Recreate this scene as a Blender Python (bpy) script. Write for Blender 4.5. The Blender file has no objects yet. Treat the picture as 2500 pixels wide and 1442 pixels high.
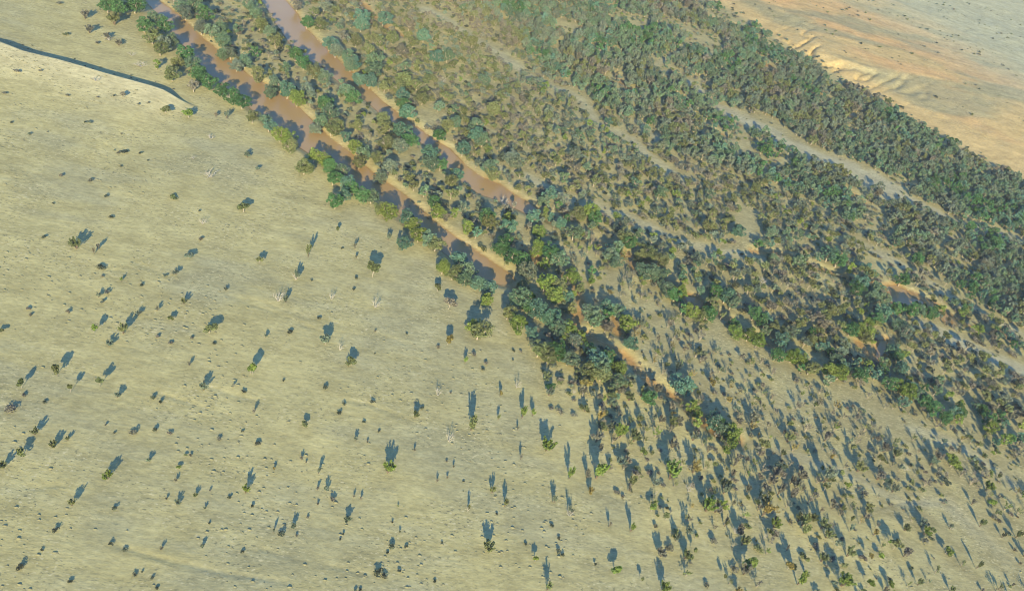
import bpy, math
import numpy as np
from mathutils import Matrix, Vector

# ---------------------------------------------------------------- camera, sky, sun, exposure
SC = bpy.context.scene
CAM_H = 350.0
TILT, ROLL = math.radians(37.89), math.radians(18.49)
FPX = 2000.0
SUN_AZ, SUN_EL = math.radians(-10.67), math.radians(21.3)      # azimuth the shadows run to, height of the sun
F_ = np.array([0, math.cos(TILT), -math.sin(TILT)])
R0 = np.array([1.0, 0, 0]); U0 = np.cross(R0, F_)
R_ = math.cos(ROLL)*R0 + math.sin(ROLL)*U0
U_ = -math.sin(ROLL)*R0 + math.cos(ROLL)*U0
cam = bpy.data.cameras.new('camera'); co = bpy.data.objects.new('camera', cam)
SC.collection.objects.link(co); SC.camera = co
co.matrix_world = Matrix(((R_[0], U_[0], -F_[0], 0), (R_[1], U_[1], -F_[1], 0), (R_[2], U_[2], -F_[2], CAM_H), (0, 0, 0, 1)))
cam.sensor_width = 36.0; cam.lens = 36.0*FPX/2500.0
cam.clip_start = 1.0; cam.clip_end = 60000.0

w = bpy.data.worlds.new('World'); SC.world = w; w.use_nodes = True
nt = w.node_tree; bg = nt.nodes['Background']
sky = nt.nodes.new('ShaderNodeTexSky'); sky.sky_type = 'NISHITA'; sky.sun_disc = False
sky.sun_elevation = SUN_EL
sky.sun_rotation = math.atan2(-math.sin(SUN_AZ), -math.cos(SUN_AZ))
sky.air_density = 1.0; sky.dust_density = 0.0; sky.ozone_density = 6.0
nt.links.new(sky.outputs[0], bg.inputs[0]); bg.inputs[1].default_value = 0.15

sun = bpy.data.lights.new('sun', 'SUN'); sun.energy = 4.6; sun.angle = math.radians(0.5); sun.color = (1.0, 0.81, 0.44)
so = bpy.data.objects.new('sun', sun); SC.collection.objects.link(so)
ldir = Vector((math.sin(SUN_AZ)*math.cos(SUN_EL), math.cos(SUN_AZ)*math.cos(SUN_EL), -math.sin(SUN_EL)))
so.rotation_euler = ldir.to_track_quat('-Z', 'Y').to_euler()
so.location = (0, -200, 500)

SC.view_settings.view_transform = 'Standard'; SC.view_settings.look = 'None'
SC.view_settings.exposure = 1.12; SC.view_settings.gamma = 1.0
SC.cycles.filter_width = 0.95
SC.cycles.max_bounces = 4; SC.cycles.diffuse_bounces = 2; SC.cycles.glossy_bounces = 2
SC.cycles.transmission_bounces = 2; SC.cycles.volume_bounces = 0

rng = np.random.default_rng(7)

# ---------------------------------------------------------------- survey: photo coordinate -> point on the land
def at(px, py, z=0.0):
    px = np.asarray(px, float); py = np.asarray(py, float)
    d = F_*FPX + (px[..., None]-1250)*R_ - (py[..., None]-721)*U_
    t = (z-CAM_H)/d[..., 2]
    return np.stack([d[..., 0]*t, d[..., 1]*t], -1)
def depth_at(x, y, z=0.0):
    return x*F_[0] + y*F_[1] + (z-CAM_H)*F_[2]
def seen_at(x, y, z=0.0):
    dz = z-CAM_H
    d = x*F_[0]+y*F_[1]+dz*F_[2]
    return 1250+FPX*(x*R_[0]+y*R_[1]+dz*R_[2])/d, 721-FPX*(x*U_[0]+y*U_[1]+dz*U_[2])/d

# ---------------------------------------------------------------- noise and geometry helpers
def vnoise(x, y, s, seed=0):
    g = np.random.default_rng(seed).random((256, 256))
    u = x/s; v = y/s
    iu = np.floor(u).astype(int); iv = np.floor(v).astype(int)
    fu = u-iu; fv = v-iv
    fu = fu*fu*(3-2*fu); fv = fv*fv*(3-2*fv)
    a = g[iu % 256, iv % 256]; b = g[(iu+1) % 256, iv % 256]
    c = g[iu % 256, (iv+1) % 256]; d = g[(iu+1) % 256, (iv+1) % 256]
    return (a*(1-fu)+b*fu)*(1-fv) + (c*(1-fu)+d*fu)*fv
def fbm(x, y, s, seed=0, n=3):
    r = 0; t = 0
    for i in range(n):
        r = r + vnoise(x, y, s/2**i, seed+i)*0.55**i; t += 0.55**i
    return r/t
def smooth(a, b, x):
    t = np.clip((x-a)/(b-a), 0, 1); return t*t*(3-2*t)
def line_dist(x, y, P):
    best = np.full(x.shape, 1e9); side = np.zeros(x.shape); par = np.zeros(x.shape); n = len(P)-1
    for i in range(n):
        ax, ay = P[i]; bx, by = P[i+1]; dx, dy = bx-ax, by-ay; L2 = dx*dx+dy*dy
        t = np.clip(((x-ax)*dx+(y-ay)*dy)/L2, 0, 1)
        ex = x-(ax+t*dx); ey = y-(ay+t*dy); d = np.hypot(ex, ey)
        m = d < best
        best = np.where(m, d, best); side = np.where(m, np.sign(dx*(y-ay)-dy*(x-ax)), side); par = np.where(m, i+t, par)
    return best, side, par
def inside(x, y, P):
    r = np.zeros(x.shape, bool); n = len(P)
    for i in range(n):
        x0, y0 = P[i]; x1, y1 = P[(i+1) % n]
        c = ((y0 > y) != (y1 > y)) & (x < (x1-x0)*(y-y0)/(y1-y0+1e-12)+x0)
        r ^= c
    return r
def poly_sd(x, y, P):
    d, _, _ = line_dist(x, y, np.vstack([P, P[:1]]))
    return np.where(inside(x, y, P), -d, d)
def W(pts, z=0.0):
    a = np.array(pts, float); return at(a[:, 0], a[:, 1], z)

# ---------------------------------------------------------------- the plan of the land
WATER_Z = -2.0
A_FAR = [(340,-40),(384,0),(434,34),(482,82),(540,130),(607,185),(648,206),(720,254),(809,341),(850,370),(900,414),(936,440),(996,483),(1056,538),(1116,582),(1194,635),(1247,671)]
A_NEAR = [(1258, 685), (1223, 695), (1173, 677), (1128, 650), (1068, 605), (1018, 565), (973, 525), (923, 487), (873, 457), (823, 420), (763, 380), (708, 345), (658, 305), (608, 261), (563, 225), (508, 179), (463, 133), (423, 80), (358, 5), (318, -45)]
B_FAR = [(650,-60),(698,2),(727,36),(739,62),(780,103),(828,149),(876,192),(931,247),(972,278),(1001,298),(1054,338),(1099,365),(1142,410),(1171,430),(1222,451),(1255,475),(1289,494),(1313,511),(1344,527)]
B_NEAR = [(1343, 533), (1298, 527), (1248, 505), (1208, 487), (1168, 473), (1128, 443), (1093, 410), (1068, 380), (1038, 355), (1003, 333), (968, 310), (933, 283), (893, 245), (848, 217), (803, 181), (753, 145), (708, 107), (673, 57), (648, 15), (598, -65)]
POND = [[(2166,700),(2190,697),(2210,709),(2228,727),(2252,735),(2262,752),(2240,752),(2212,742),(2176,738)],
        [(1535,630),(1560,626),(1590,650),(1600,668),(1570,670),(1545,655)],
        [(1672,722),(1700,728),(1728,748),(1724,762),(1692,757)],
        [(2296,760),(2315,768),(2324,790),(2306,785)],
        [(2150,832),(2166,830),(2160,862),(2140,878),(2140,850)]]
WATER = [W(A_FAR+A_NEAR, WATER_Z), W(B_FAR+B_NEAR, WATER_Z)] + [W(p, WATER_Z+0.5) for p in POND]
# dry orange creek beds: points and width in metres
CREEK = [([(1247,690),(1300,730),(1350,760),(1400,800),(1460,830),(1520,860),(1570,900),(1620,945),(1680,985),(1740,1040),(1800,1075)], 9),
         ([(1290,610),(1315,645),(1330,665)], 6), ([(1385,650),(1405,700),(1425,745),(1400,790),(1420,830)], 6), ([(1470,730),(1500,770),(1512,810)], 7),
         ([(1340,532),(1400,560),(1450,580),(1500,600),(1560,640),(1620,680),(1660,705),(1700,735),(1760,765),(1800,790),(1880,840),(1970,880),(2050,905)], 7),
         ([(1540,872),(1590,930),(1640,955)], 10),
         ([(1840,612),(1920,622),(1980,645),(2070,675),(2110,690),(2160,700),(2240,715),(2290,740),(2330,770),(2370,795)], 7),
         ([(2100,835),(2125,860),(2135,880)], 10),
         ([(860,-20),(900,22),(925,45),(950,66),(980,84)], 7), ([(1170,-5),(1200,22),(1240,50),(1275,75)], 5),
         ([(1350,2),(1400,30),(1430,40)], 4), ([(1690,10),(1730,38),(1770,55),(1800,62)], 16), ([(1852,140),(1870,152),(1892,172)], 16),
         ([(1975,212),(2010,235),(2045,256)], 9), ([(2080,283),(2105,298)], 9), ([(1505,180),(1530,210),(1550,222)], 8), ([(1655,262),(1690,285),(1740,318),(1775,330)], 8),
         ([(2075,470),(2105,490)], 12), ([(2314,392),(2328,398)], 14), ([(2372,418),(2402,432)], 14), ([(2372,478),(2392,490)], 6), ([(2476,468),(2490,476)], 10),
         ([(1640,255),(1700,290)], 5), ([(2462,812),(2472,826)], 8)]
# pale clay lanes between the woods
LANE = [([(1675,200),(1740,250),(1800,285)], 9), ([(1790,280),(1850,308),(1920,345),(2000,385),(2080,418),(2165,458)], 24), ([(2165,458),(2240,500),(2330,540),(2420,565),(2500,592),(2560,620)], 11),
        ([(1683,106),(1730,132),(1774,161)], 6),
        ([(1040,25),(1080,45),(1115,65),(1180,108),(1235,145),(1300,190),(1360,215),(1420,245),(1450,300),(1540,340),(1620,415),(1680,440)], 8),
        ([(1225,410),(1300,435),(1340,462),(1400,490),(1500,520),(1580,550),(1660,590),(1740,612),(1860,630)], 7),
        ([(2250,790),(2330,828),(2420,870),(2520,915)], 9), ([(2090,590),(2190,640),(2260,682),(2330,730),(2440,790),(2520,830)], 7),
        ([(1560,300),(1600,330),(1610,350)], 7), ([(1640,130),(1590,170)], 3),
        ([(1900,1105),(1960,1120),(2100,1165),(2200,1225),(2320,1225)], 4), ([(2230,1050),(2330,1080),(2460,1160),(2560,1220)], 5)]
TRACKS = [[(-60,222),(0,228),(70,235),(150,245),(230,262),(320,272),(400,292)], [(-40,590),(0,598),(60,610),(130,632),(200,650),(300,662)], [(330,640),(450,690),(560,722),(640,750),(760,800)], [(520,702),(640,738),(740,770),(900,806),(1000,842)], [(0,700),(90,712),(180,745),(260,772)], [(250,835),(330,850),(420,880)], [(150,912),(190,905),(260,925)], [(500,940),(580,965),(660,985)], [(380,955),(470,985),(560,1015)], [(0,990),(60,985),(120,1010)], [(60,1190),(200,1180),(330,1200),(420,1240)], [(280,1330),(420,1370),(560,1400),(700,1420)], [(640,1340),(760,1372),(900,1400)], [(0,430),(120,452),(260,480),(420,500)], [(300,350),(420,380),(560,402)], [(760,960),(900,985),(1040,1040)],
          [(1300,1100),(1420,1180),(1540,1230)], [(1900,1095),(2000,1130),(2120,1170),(2230,1225),(2350,1222),(2440,1212)], [(2260,1370),(2340,1400),(2420,1430)], [(2060,1240),(2150,1235),(2260,1215)]]
SCARP = W([(-160,70),(-60,92),(0,107),(60,130),(140,149),(200,166),(260,184),(330,203),(400,222),(440,236),(495,256)], 5.0)
FOOT = W([(1500,-110),(1640,-45),(1735,0),(1835,62),(1905,108),(1990,158),(2060,200),(2130,240),(2300,340),(2500,445),(2700,540)])
CREST = W([(1745,-30),(1800,5),(1862,42),(1900,62),(1950,90),(2000,118),(2050,142),(2100,172),(2160,205)], 8)

def height(x, y):
    z = (fbm(x, y, 90, 11, 3)-0.5)*1.2 + (fbm(x, y, 22, 15, 2)-0.5)*0.35
    far = np.hypot(x, y)
    # dune scarp on the plain
    d, s, t = line_dist(x, y, SCARP); hs = 7.0*(1-smooth(7.4, 10, t))
    south = s < 0
    z = z*np.where(d < 14, 0.4, 1) + np.where(south, hs*np.exp(-d/55.0), hs*(1-smooth(0.0, 4.5, d)))
    # terrace beyond the woods
    d, s, t = line_dist(x, y, FOOT); up = np.where(s > 0, d, 0.0)
    sl = np.interp(t, np.arange(len(FOOT)), np.cumsum(np.r_[0, np.hypot(*np.diff(FOOT, axis=0).T)]))
    cut = smooth(0.0, 0.13, np.abs(fbm(sl+up*0.12*np.sin(sl/37), d*0.35, 17, 31, 2)-0.5))*(1-0.6*vnoise(sl, d*0, 60, 37))+0.6*vnoise(sl, d*0, 60, 37)
    steep = np.exp(-((t-5.0)/1.7)**2)
    w_ = 230-180*steep
    prof = smooth(0, 1, up/w_)
    z = z + 9*prof - 11.0*steep*np.sin(np.pi*np.clip(up/w_, 0, 1))*(1-cut)
    z = z + np.where(up > 60, (fbm(x, y, 160, 41, 3)-0.5)*7, 0)*smooth(60, 200, up)
    z = z + smooth(20, 80, up)*(np.abs(fbm(x, y, 26, 47, 2)-0.5))*2.4
    for P in TRACKS:
        d, s, _ = line_dist(x, y, W(P)); z = z - 0.55*np.exp(-(d/1.4)**2)*smooth(0.15, 0.9, vnoise(x, y, 16, 53))*0.5
    # creek beds and waterholes
    for P, wd in CREEK:
        d, _, _ = line_dist(x, y, W(P)); z = z - 1.6*(1-smooth(wd*0.3, wd*0.3+7, d))
    for i, P in enumerate(WATER):
        big = i < 2
        d = poly_sd(x, y, P)
        lvl = WATER_Z if big else WATER_Z+0.5
        bank = 9.0 if big else 6.0
        prof = np.where(d > 0, lvl*(1-smooth(0, bank, d)**0.8), lvl-1.6*smooth(0, 5, -d))
        z = np.where(d < bank, np.minimum(z*np.clip(d/bank, 0, 1)**1.0 + prof, z+0.0 if False else prof+z*np.clip(d/bank, 0, 1)), z)
    return z

# colours of the soils (linear base colours)
C_PLAIN = np.array([0.362, 0.343, 0.172]); C_GREY = np.array([0.275, 0.275, 0.165]); C_SAND = np.array([0.47, 0.44, 0.27])
C_ORANGE = np.array([0.300, 0.190, 0.078]); C_CLAY = np.array([0.330, 0.330, 0.225]); C_DUNE = np.array([0.44, 0.340, 0.160])
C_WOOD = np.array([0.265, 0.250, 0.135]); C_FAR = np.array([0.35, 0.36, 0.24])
WOOD_EDGE = W([(1180,-40),(1200,20),(1150,80),(1050,120),(900,90),(800,60),(760,40)])
def mixc(c, k, m): return c*(1-m[:, None]) + k*m[:, None]
DN = 0.22     # direction the wind streaks run to (world), from the slant of the plain's streaks
def soil(x, y):
    n1 = fbm(x, y, 60, 61, 3); n2 = fbm(x, y, 14, 65, 3)
    xs = x*math.cos(DN)+y*math.sin(DN); ys = -x*math.sin(DN)+y*math.cos(DN)
    n3 = fbm(xs/6, ys, 8, 69, 3)
    c = np.repeat(C_PLAIN[None], len(x), 0)
    c = mixc(c, C_GREY, smooth(0.42, 0.72, n1*0.6+n3*0.4)*0.8)
    px, py = seen_at(x, y)
    wood = smooth(-60, 40, (px-760)*0.58-(py-330)*0.82+20)     # everything across the river
    d, s, t = line_dist(x, y, W(A_NEAR+[(1250,700),(1290,800),(1330,900),(1400,1000),(1500,1100)])); 
    woodm = smooth(0.3, 0.6, n2)*0.85*wood
    c = mixc(c, C_WOOD, woodm)
    d, s, t = line_dist(x, y, SCARP)
    c = mixc(c, C_SAND, (s < 0)*np.exp(-(d/32)**2)*0.75*(1-smooth(8.5, 10, t)))
    c = c
    d, s, t = line_dist(x, y, FOOT); up = np.where(s > 0, d, -d)
    c = mixc(c, C_DUNE, smooth(-8, 25, up))
    c = mixc(c, np.array([0.50, 0.325, 0.150]), smooth(60, 140, up)*smooth(0.42, 0.6, fbm(xs/2, ys, 90, 81, 3))*0.8)
    c = mixc(c, C_GREY*0.9, smooth(30, 80, up)*smooth(0.52, 0.66, fbm(xs/3, ys, 60, 85, 3))*0.8)
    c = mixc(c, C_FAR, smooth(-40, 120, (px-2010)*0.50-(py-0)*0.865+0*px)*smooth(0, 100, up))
    for P, wd in LANE:
        Q = W(P); d, _, _ = line_dist(x, y, Q)
        c = mixc(c, C_CLAY, (1-smooth(wd*0.5, wd*1.2+1, d+(n2-0.5)*wd*1.3+(n1-0.5)*wd))*(0.9 if wd > 8.5 else 0.5))
    for P, wd in CREEK:
        d, _, _ = line_dist(x, y, W(P))
        c = mixc(c, C_ORANGE*(0.85+0.3*1), (1-smooth(wd*0.25, wd*0.62+1.5, d+(n2-0.5)*9+(n1-0.5)*6))*0.85)
    for i, P in enumerate(WATER):
        d = poly_sd(x, y, P)
        c = mixc(c, C_ORANGE*1.15 if i > 1 else np.array([0.36, 0.30, 0.15]), (1-smooth(1.5, 4+n2*6, d))*0.7)
        c = mixc(c, C_ORANGE*0.8, 1-smooth(0.0, 2.2, d))
    c = c*(0.86+0.28*n3[:, None])*(0.9+0.2*n2[:, None])
    return c

# ---------------------------------------------------------------- materials
def mat(name):
    m = bpy.data.materials.new(name); m.use_nodes = True
    t = m.node_tree; t.nodes.clear(); out = t.nodes.new('ShaderNodeOutputMaterial')
    return m, t, out
def nd(t, k, **kw):
    n = t.nodes.new(k)
    for a, b in kw.items(): setattr(n, a, b)
    return n
def mk_ground():
    m, t, out = mat('ground_soil'); L = t.links.new
    bs = nd(t, 'ShaderNodeBsdfPrincipled'); bs.inputs['Roughness'].default_value = 1.0; bs.inputs['Specular IOR Level'].default_value = 0.0
    at_ = nd(t, 'ShaderNodeAttribute', attribute_name='soil')
    geo = nd(t, 'ShaderNodeNewGeometry')
    mp = nd(t, 'ShaderNodeMapping'); mp.inputs['Rotation'].default_value = (0, 0, -DN); L(geo.outputs['Position'], mp.inputs['Vector'])
    mp2 = nd(t, 'ShaderNodeMapping'); mp2.inputs['Scale'].default_value = (0.5, 1, 1); L(mp.outputs[0], mp2.inputs['Vector'])
    a = nd(t, 'ShaderNodeTexNoise'); a.inputs['Scale'].default_value = 0.42; a.inputs['Detail'].default_value = 5; a.inputs['Roughness'].default_value = 0.65; L(mp2.outputs[0], a.inputs['Vector'])
    b = nd(t, 'ShaderNodeTexNoise'); b.inputs['Scale'].default_value = 0.11; b.inputs['Detail'].default_value = 4; L(mp2.outputs[0], b.inputs['Vector'])
    r1 = nd(t, 'ShaderNodeMapRange'); r1.inputs[1].default_value = 0.3; r1.inputs[2].default_value = 0.7; r1.inputs[3].default_value = 0.80; r1.inputs[4].default_value = 1.18; L(a.outputs[0], r1.inputs[0])
    r2 = nd(t, 'ShaderNodeMapRange'); r2.inputs[1].default_value = 0.3; r2.inputs[2].default_value = 0.7; r2.inputs[3].default_value = 0.86; r2.inputs[4].default_value = 1.12; L(b.outputs[0], r2.inputs[0])
    mu = nd(t, 'ShaderNodeMath', operation='MULTIPLY'); L(r1.outputs[0], mu.inputs[0]); L(r2.outputs[0], mu.inputs[1])
    sc = nd(t, 'ShaderNodeVectorMath', operation='SCALE'); L(at_.outputs['Color'], sc.inputs[0]); L(mu.outputs[0], sc.inputs['Scale'])
    tf = nd(t, 'ShaderNodeTexNoise'); tf.inputs['Scale'].default_value = 0.85; tf.inputs['Detail'].default_value = 2; L(mp2.outputs[0], tf.inputs['Vector'])
    pt = nd(t, 'ShaderNodeTexNoise'); pt.inputs['Scale'].default_value = 0.03; pt.inputs['Detail'].default_value = 3; L(geo.outputs['Position'], pt.inputs['Vector'])
    pr = nd(t, 'ShaderNodeMapRange'); pr.inputs[1].default_value = 0.42; pr.inputs[2].default_value = 0.62; pr.inputs[3].default_value = 0.25; pr.inputs[4].default_value = 1.0; L(pt.outputs[0], pr.inputs[0])
    dk = nd(t, 'ShaderNodeMapRange'); dk.inputs[1].default_value = 0.60; dk.inputs[2].default_value = 0.68; L(tf.outputs[0], dk.inputs[0])
    lt = nd(t, 'ShaderNodeMapRange'); lt.inputs[1].default_value = 0.40; lt.inputs[2].default_value = 0.32; L(tf.outputs[0], lt.inputs[0])
    dm = nd(t, 'ShaderNodeMath', operation='MULTIPLY'); L(dk.outputs[0], dm.inputs[0]); L(pr.outputs[0], dm.inputs[1])
    lm = nd(t, 'ShaderNodeMath', operation='MULTIPLY'); L(lt.outputs[0], lm.inputs[0]); L(pr.outputs[0], lm.inputs[1])
    m1 = nd(t, 'ShaderNodeMix', data_type='RGBA'); L(dm.outputs[0], m1.inputs[0]); L(sc.outputs[0], m1.inputs[6]); m1.inputs[7].default_value = (0.17, 0.175, 0.11, 1)
    m2 = nd(t, 'ShaderNodeMix', data_type='RGBA'); L(lm.outputs[0], m2.inputs[0]); L(m1.outputs[2], m2.inputs[6]); m2.inputs[7].default_value = (0.44, 0.42, 0.26, 1)
    L(m2.outputs[2], bs.inputs['Base Color'])
    bp = nd(t, 'ShaderNodeBump'); bp.inputs['Strength'].default_value = 0.5; bp.inputs['Distance'].default_value = 0.55; L(a.outputs[0], bp.inputs['Height'])
    L(bp.outputs[0], bs.inputs['Normal']); L(bs.outputs[0], out.inputs[0]); return m
def mk_water():
    m, t, out = mat('muddy_water'); L = t.links.new
    bs = nd(t, 'ShaderNodeBsdfPrincipled'); bs.inputs['Roughness'].default_value = 0.26; bs.inputs['IOR'].default_value = 1.36
    geo = nd(t, 'ShaderNodeNewGeometry')
    n = nd(t, 'ShaderNodeTexNoise'); n.inputs['Scale'].default_value = 0.02; n.inputs['Detail'].default_value = 4; L(geo.outputs['Position'], n.inputs['Vector'])
    cr = nd(t, 'ShaderNodeValToRGB'); cr.color_ramp.elements[0].position = 0.35; cr.color_ramp.elements[1].position = 0.68
    cr.color_ramp.elements[0].color = (0.30, 0.205, 0.092, 1); cr.color_ramp.elements[1].color = (0.33, 0.235, 0.112, 1)
    L(n.outputs[0], cr.inputs[0]); L(cr.outputs[0], bs.inputs['Base Color'])
    n2 = nd(t, 'ShaderNodeTexNoise'); n2.inputs['Scale'].default_value = 0.7; n2.inputs['Detail'].default_value = 3; L(geo.outputs['Position'], n2.inputs['Vector'])
    bp = nd(t, 'ShaderNodeBump'); bp.inputs['Strength'].default_value = 0.08; bp.inputs['Distance'].default_value = 0.1; L(n2.outputs[0], bp.inputs['Height'])
    L(bp.outputs[0], bs.inputs['Normal']); L(bs.outputs[0], out.inputs[0]); return m
def mk_leaf(name, attr):
    m, t, out = mat(name); L = t.links.new
    if attr: c = nd(t, 'ShaderNodeAttribute', attribute_name='tint').outputs['Color']
    else: c = nd(t, 'ShaderNodeObjectInfo').outputs['Color']
    geo = nd(t, 'ShaderNodeNewGeometry')
    n = nd(t, 'ShaderNodeTexNoise'); n.inputs['Scale'].default_value = 0.9; n.inputs['Detail'].default_value = 4; L(geo.outputs['Position'], n.inputs['Vector'])
    r = nd(t, 'ShaderNodeMapRange'); r.inputs[1].default_value = 0.3; r.inputs[2].default_value = 0.7; r.inputs[3].default_value = 0.5; r.inputs[4].default_value = 1.6; L(n.outputs[0], r.inputs[0])
    sc = nd(t, 'ShaderNodeVectorMath', operation='SCALE'); L(c, sc.inputs[0]); L(r.outputs[0], sc.inputs['Scale'])
    d = nd(t, 'ShaderNodeBsdfDiffuse'); tr = nd(t, 'ShaderNodeBsdfTranslucent'); mx = nd(t, 'ShaderNodeMixShader'); mx.inputs[0].default_value = 0.22
    L(sc.outputs[0], d.inputs[0]); L(sc.outputs[0], tr.inputs[0]); L(d.outputs[0], mx.inputs[1]); L(tr.outputs[0], mx.inputs[2]); L(mx.outputs[0], out.inputs[0]); return m
def mk_flat(name, c0, c1, s=1.0):
    m, t, out = mat(name); L = t.links.new
    geo = nd(t, 'ShaderNodeNewGeometry')
    n = nd(t, 'ShaderNodeTexNoise'); n.inputs['Scale'].default_value = s; n.inputs['Detail'].default_value = 3; L(geo.outputs['Position'], n.inputs['Vector'])
    mx = nd(t, 'ShaderNodeMix', data_type='RGBA'); mx.inputs[6].default_value = (*c0, 1); mx.inputs[7].default_value = (*c1, 1); L(n.outputs[0], mx.inputs[0])
    bs = nd(t, 'ShaderNodeBsdfPrincipled'); bs.inputs['Roughness'].default_value = 0.9; bs.inputs['Specular IOR Level'].default_value = 0.1
    L(mx.outputs[2], bs.inputs['Base Color']); L(bs.outputs[0], out.inputs[0]); return m
M_GROUND = mk_ground(); M_WATER = mk_water()
M_LEAF = mk_leaf('leaf', False); M_LEAFS = mk_leaf('leaf_massed', True)
M_BARK = mk_flat('pale_bark', (0.42, 0.38, 0.31), (0.26, 0.22, 0.17)); M_BARKD = mk_flat('dark_bark', (0.13, 0.10, 0.075), (0.20, 0.16, 0.12))
M_DEAD = mk_flat('bleached_wood', (0.54, 0.51, 0.46), (0.34, 0.32, 0.28))
M_MOUND = mk_flat('mound_soil', (0.27, 0.26, 0.145), (0.18, 0.175, 0.10), 0.3)

# ---------------------------------------------------------------- mesh helpers
def mesh_np(name, V, F, mats, fm=None, tint=None, smoothf=False):
    me = bpy.data.meshes.new(name); V = np.asarray(V, np.float32); F = np.asarray(F, np.int32)
    k = F.shape[1]; me.vertices.add(len(V)); me.vertices.foreach_set('co', V.ravel())
    me.loops.add(F.size); me.loops.foreach_set('vertex_index', F.ravel())
    me.polygons.add(len(F)); me.polygons.foreach_set('loop_start', np.arange(0, F.size, k, dtype=np.int32))
    me.polygons.foreach_set('loop_total', np.full(len(F), k, np.int32))
    if smoothf: me.polygons.foreach_set('use_smooth', np.ones(len(F), bool))
    for m in mats: me.materials.append(m)
    if fm is not None: me.polygons.foreach_set('material_index', np.asarray(fm, np.int32))
    if tint is not None:
        nm, arr = tint
        a = me.color_attributes.new(nm, 'FLOAT_COLOR', 'POINT')
        a.data.foreach_set('color', np.hstack([arr, np.ones((len(arr), 1))]).astype(np.float32).ravel())
    me.update(); me.validate(); return me
def link(o): SC.collection.objects.link(o); return o
def struct(name, me):
    o = link(bpy.data.objects.new(name, me)); o['kind'] = 'structure'; return o
def stuff(name, me, label):
    o = link(bpy.data.objects.new(name, me)); o['kind'] = 'stuff'; o['label'] = label; return o

def unit(v): return v/np.maximum(np.linalg.norm(v, axis=-1, keepdims=True), 1e-9)
def leaf_quads(P, N, size, r, lean=0.75):
    n = len(P); nr = unit(r.normal(size=(n, 3))); nn = unit(N*(1-lean)+nr*lean)
    a = unit(np.cross(nn, r.normal(size=(n, 3)))); b = np.cross(nn, a)
    s = (size*r.uniform(0.6, 1.35, (n, 1))); s2 = s*r.uniform(0.5, 0.9, (n, 1))
    V = np.stack([P-a*s, P-b*s2, P+a*s, P+b*s2], 1).reshape(-1, 3)
    return V, np.arange(4*n).reshape(-1, 4)
def tube(pts, radii, k=5):
    pts = np.array(pts, float); V = []; F = []
    for i, p in enumerate(pts):
        d = unit(pts[min(i+1, len(pts)-1)]-pts[max(i-1, 0)])
        a = unit(np.cross(d, [0.31, 0.95, 0.1])); b = np.cross(d, a)
        for j in range(k):
            t = 2*math.pi*j/k; V.append(p+radii[i]*(math.cos(t)*a+math.sin(t)*b))
    for i in range(len(pts)-1):
        for j in range(k):
            F.append((i*k+j, i*k+(j+1) % k, (i+1)*k+(j+1) % k, (i+1)*k+j))
    return np.array(V), np.array(F)
def join(parts):
    V = []; F = []; o = 0
    for v, f in parts:
        V.append(v); F.append(f+o); o += len(v)
    return np.vstack(V), np.vstack(F)

# every plant is modelled one unit tall and about one unit wide, and scaled to its real size
def clump_shell(c, rad, n, r, flat=0.75):
    d = unit(r.normal(size=(n, 3)) + np.array([0, 0, 0.35]))
    rr = rad*(0.72+0.28*r.random((n, 1))**0.5)*r.uniform(0.85, 1.1, (n, 1))
    return c+d*rr*np.array([1, 1, flat]), d
def gum(seed, K=34, n=62, ls=0.034):
    r = np.random.default_rng(seed); C = []
    while len(C) < K:
        p = r.uniform(-1, 1, 3); q = np.linalg.norm(p)
        if 0.35 < q < 1 and p[2] > -0.8:
            lump = 0.75+0.25*math.sin(3*math.atan2(p[1], p[0])+seed)
            c = np.array([p[0]*0.42*lump, p[1]*0.42*lump, 0.50+p[2]*0.38])
            if all(np.linalg.norm(c-o) > 0.09 for o in C): C.append(c)
            elif r.random() < 0.02: C.append(c)
    C = np.array(C); P = []; N = []
    for c in C:
        p, d = clump_shell(c, r.uniform(0.07, 0.15), int(n*r.uniform(0.7, 1.3)), r); P.append(p); N.append(d)
    V, F = leaf_quads(np.vstack(P), np.vstack(N), ls, r, 0.62)
    T = []; fk = np.array([r.uniform(-.04, .04), r.uniform(-.04, .04), 0.26])
    T.append(tube([(0, 0, -0.03), fk*[.5, .5, .5], fk], [0.034, 0.028, 0.024], 6))
    hubs = []
    for i in range(5):
        a = 2*math.pi*(i+r.random()*0.6)/5; h = np.array([math.cos(a)*0.19, math.sin(a)*0.19, r.uniform(.45, .6)])
        hubs.append(h); T.append(tube([fk, (fk+h)/2+[0, 0, -.02], h], [0.019, 0.014, 0.011], 5))
    for c in C:
        h = min(hubs, key=lambda q: np.linalg.norm(q-c)); T.append(tube([h, (h+c)/2+r.normal(size=3)*.01, c], [0.009, 0.007, 0.004], 4))
    return join(T), (V, F)
def round_tree(seed, K=11, n=80, ls=0.06):
    r = np.random.default_rng(seed); P = []; N = []; T = []
    top = 0.40; T.append(tube([(0, 0, -0.03), (r.uniform(-.05, .05), r.uniform(-.05, .05), top*.6), (0, 0, top)], [0.024, 0.018, 0.014], 5))
    for i in range(K):
        a = r.uniform(0, 6.28); q = r.uniform(0.03, 0.34); c = np.array([math.cos(a)*q, math.sin(a)*q, r.uniform(0.52, 0.86-0.3*q)])
        p, d = clump_shell(c, r.uniform(0.12, 0.2), n, r, 0.62); P.append(p); N.append(d)
        T.append(tube([(0, 0, top*r.uniform(.5, 1)), c*[.5, .5, .85], c], [0.011, 0.008, 0.005], 4))
    return join(T), leaf_quads(np.vstack(P), np.vstack(N), ls, r, 0.6)
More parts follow.
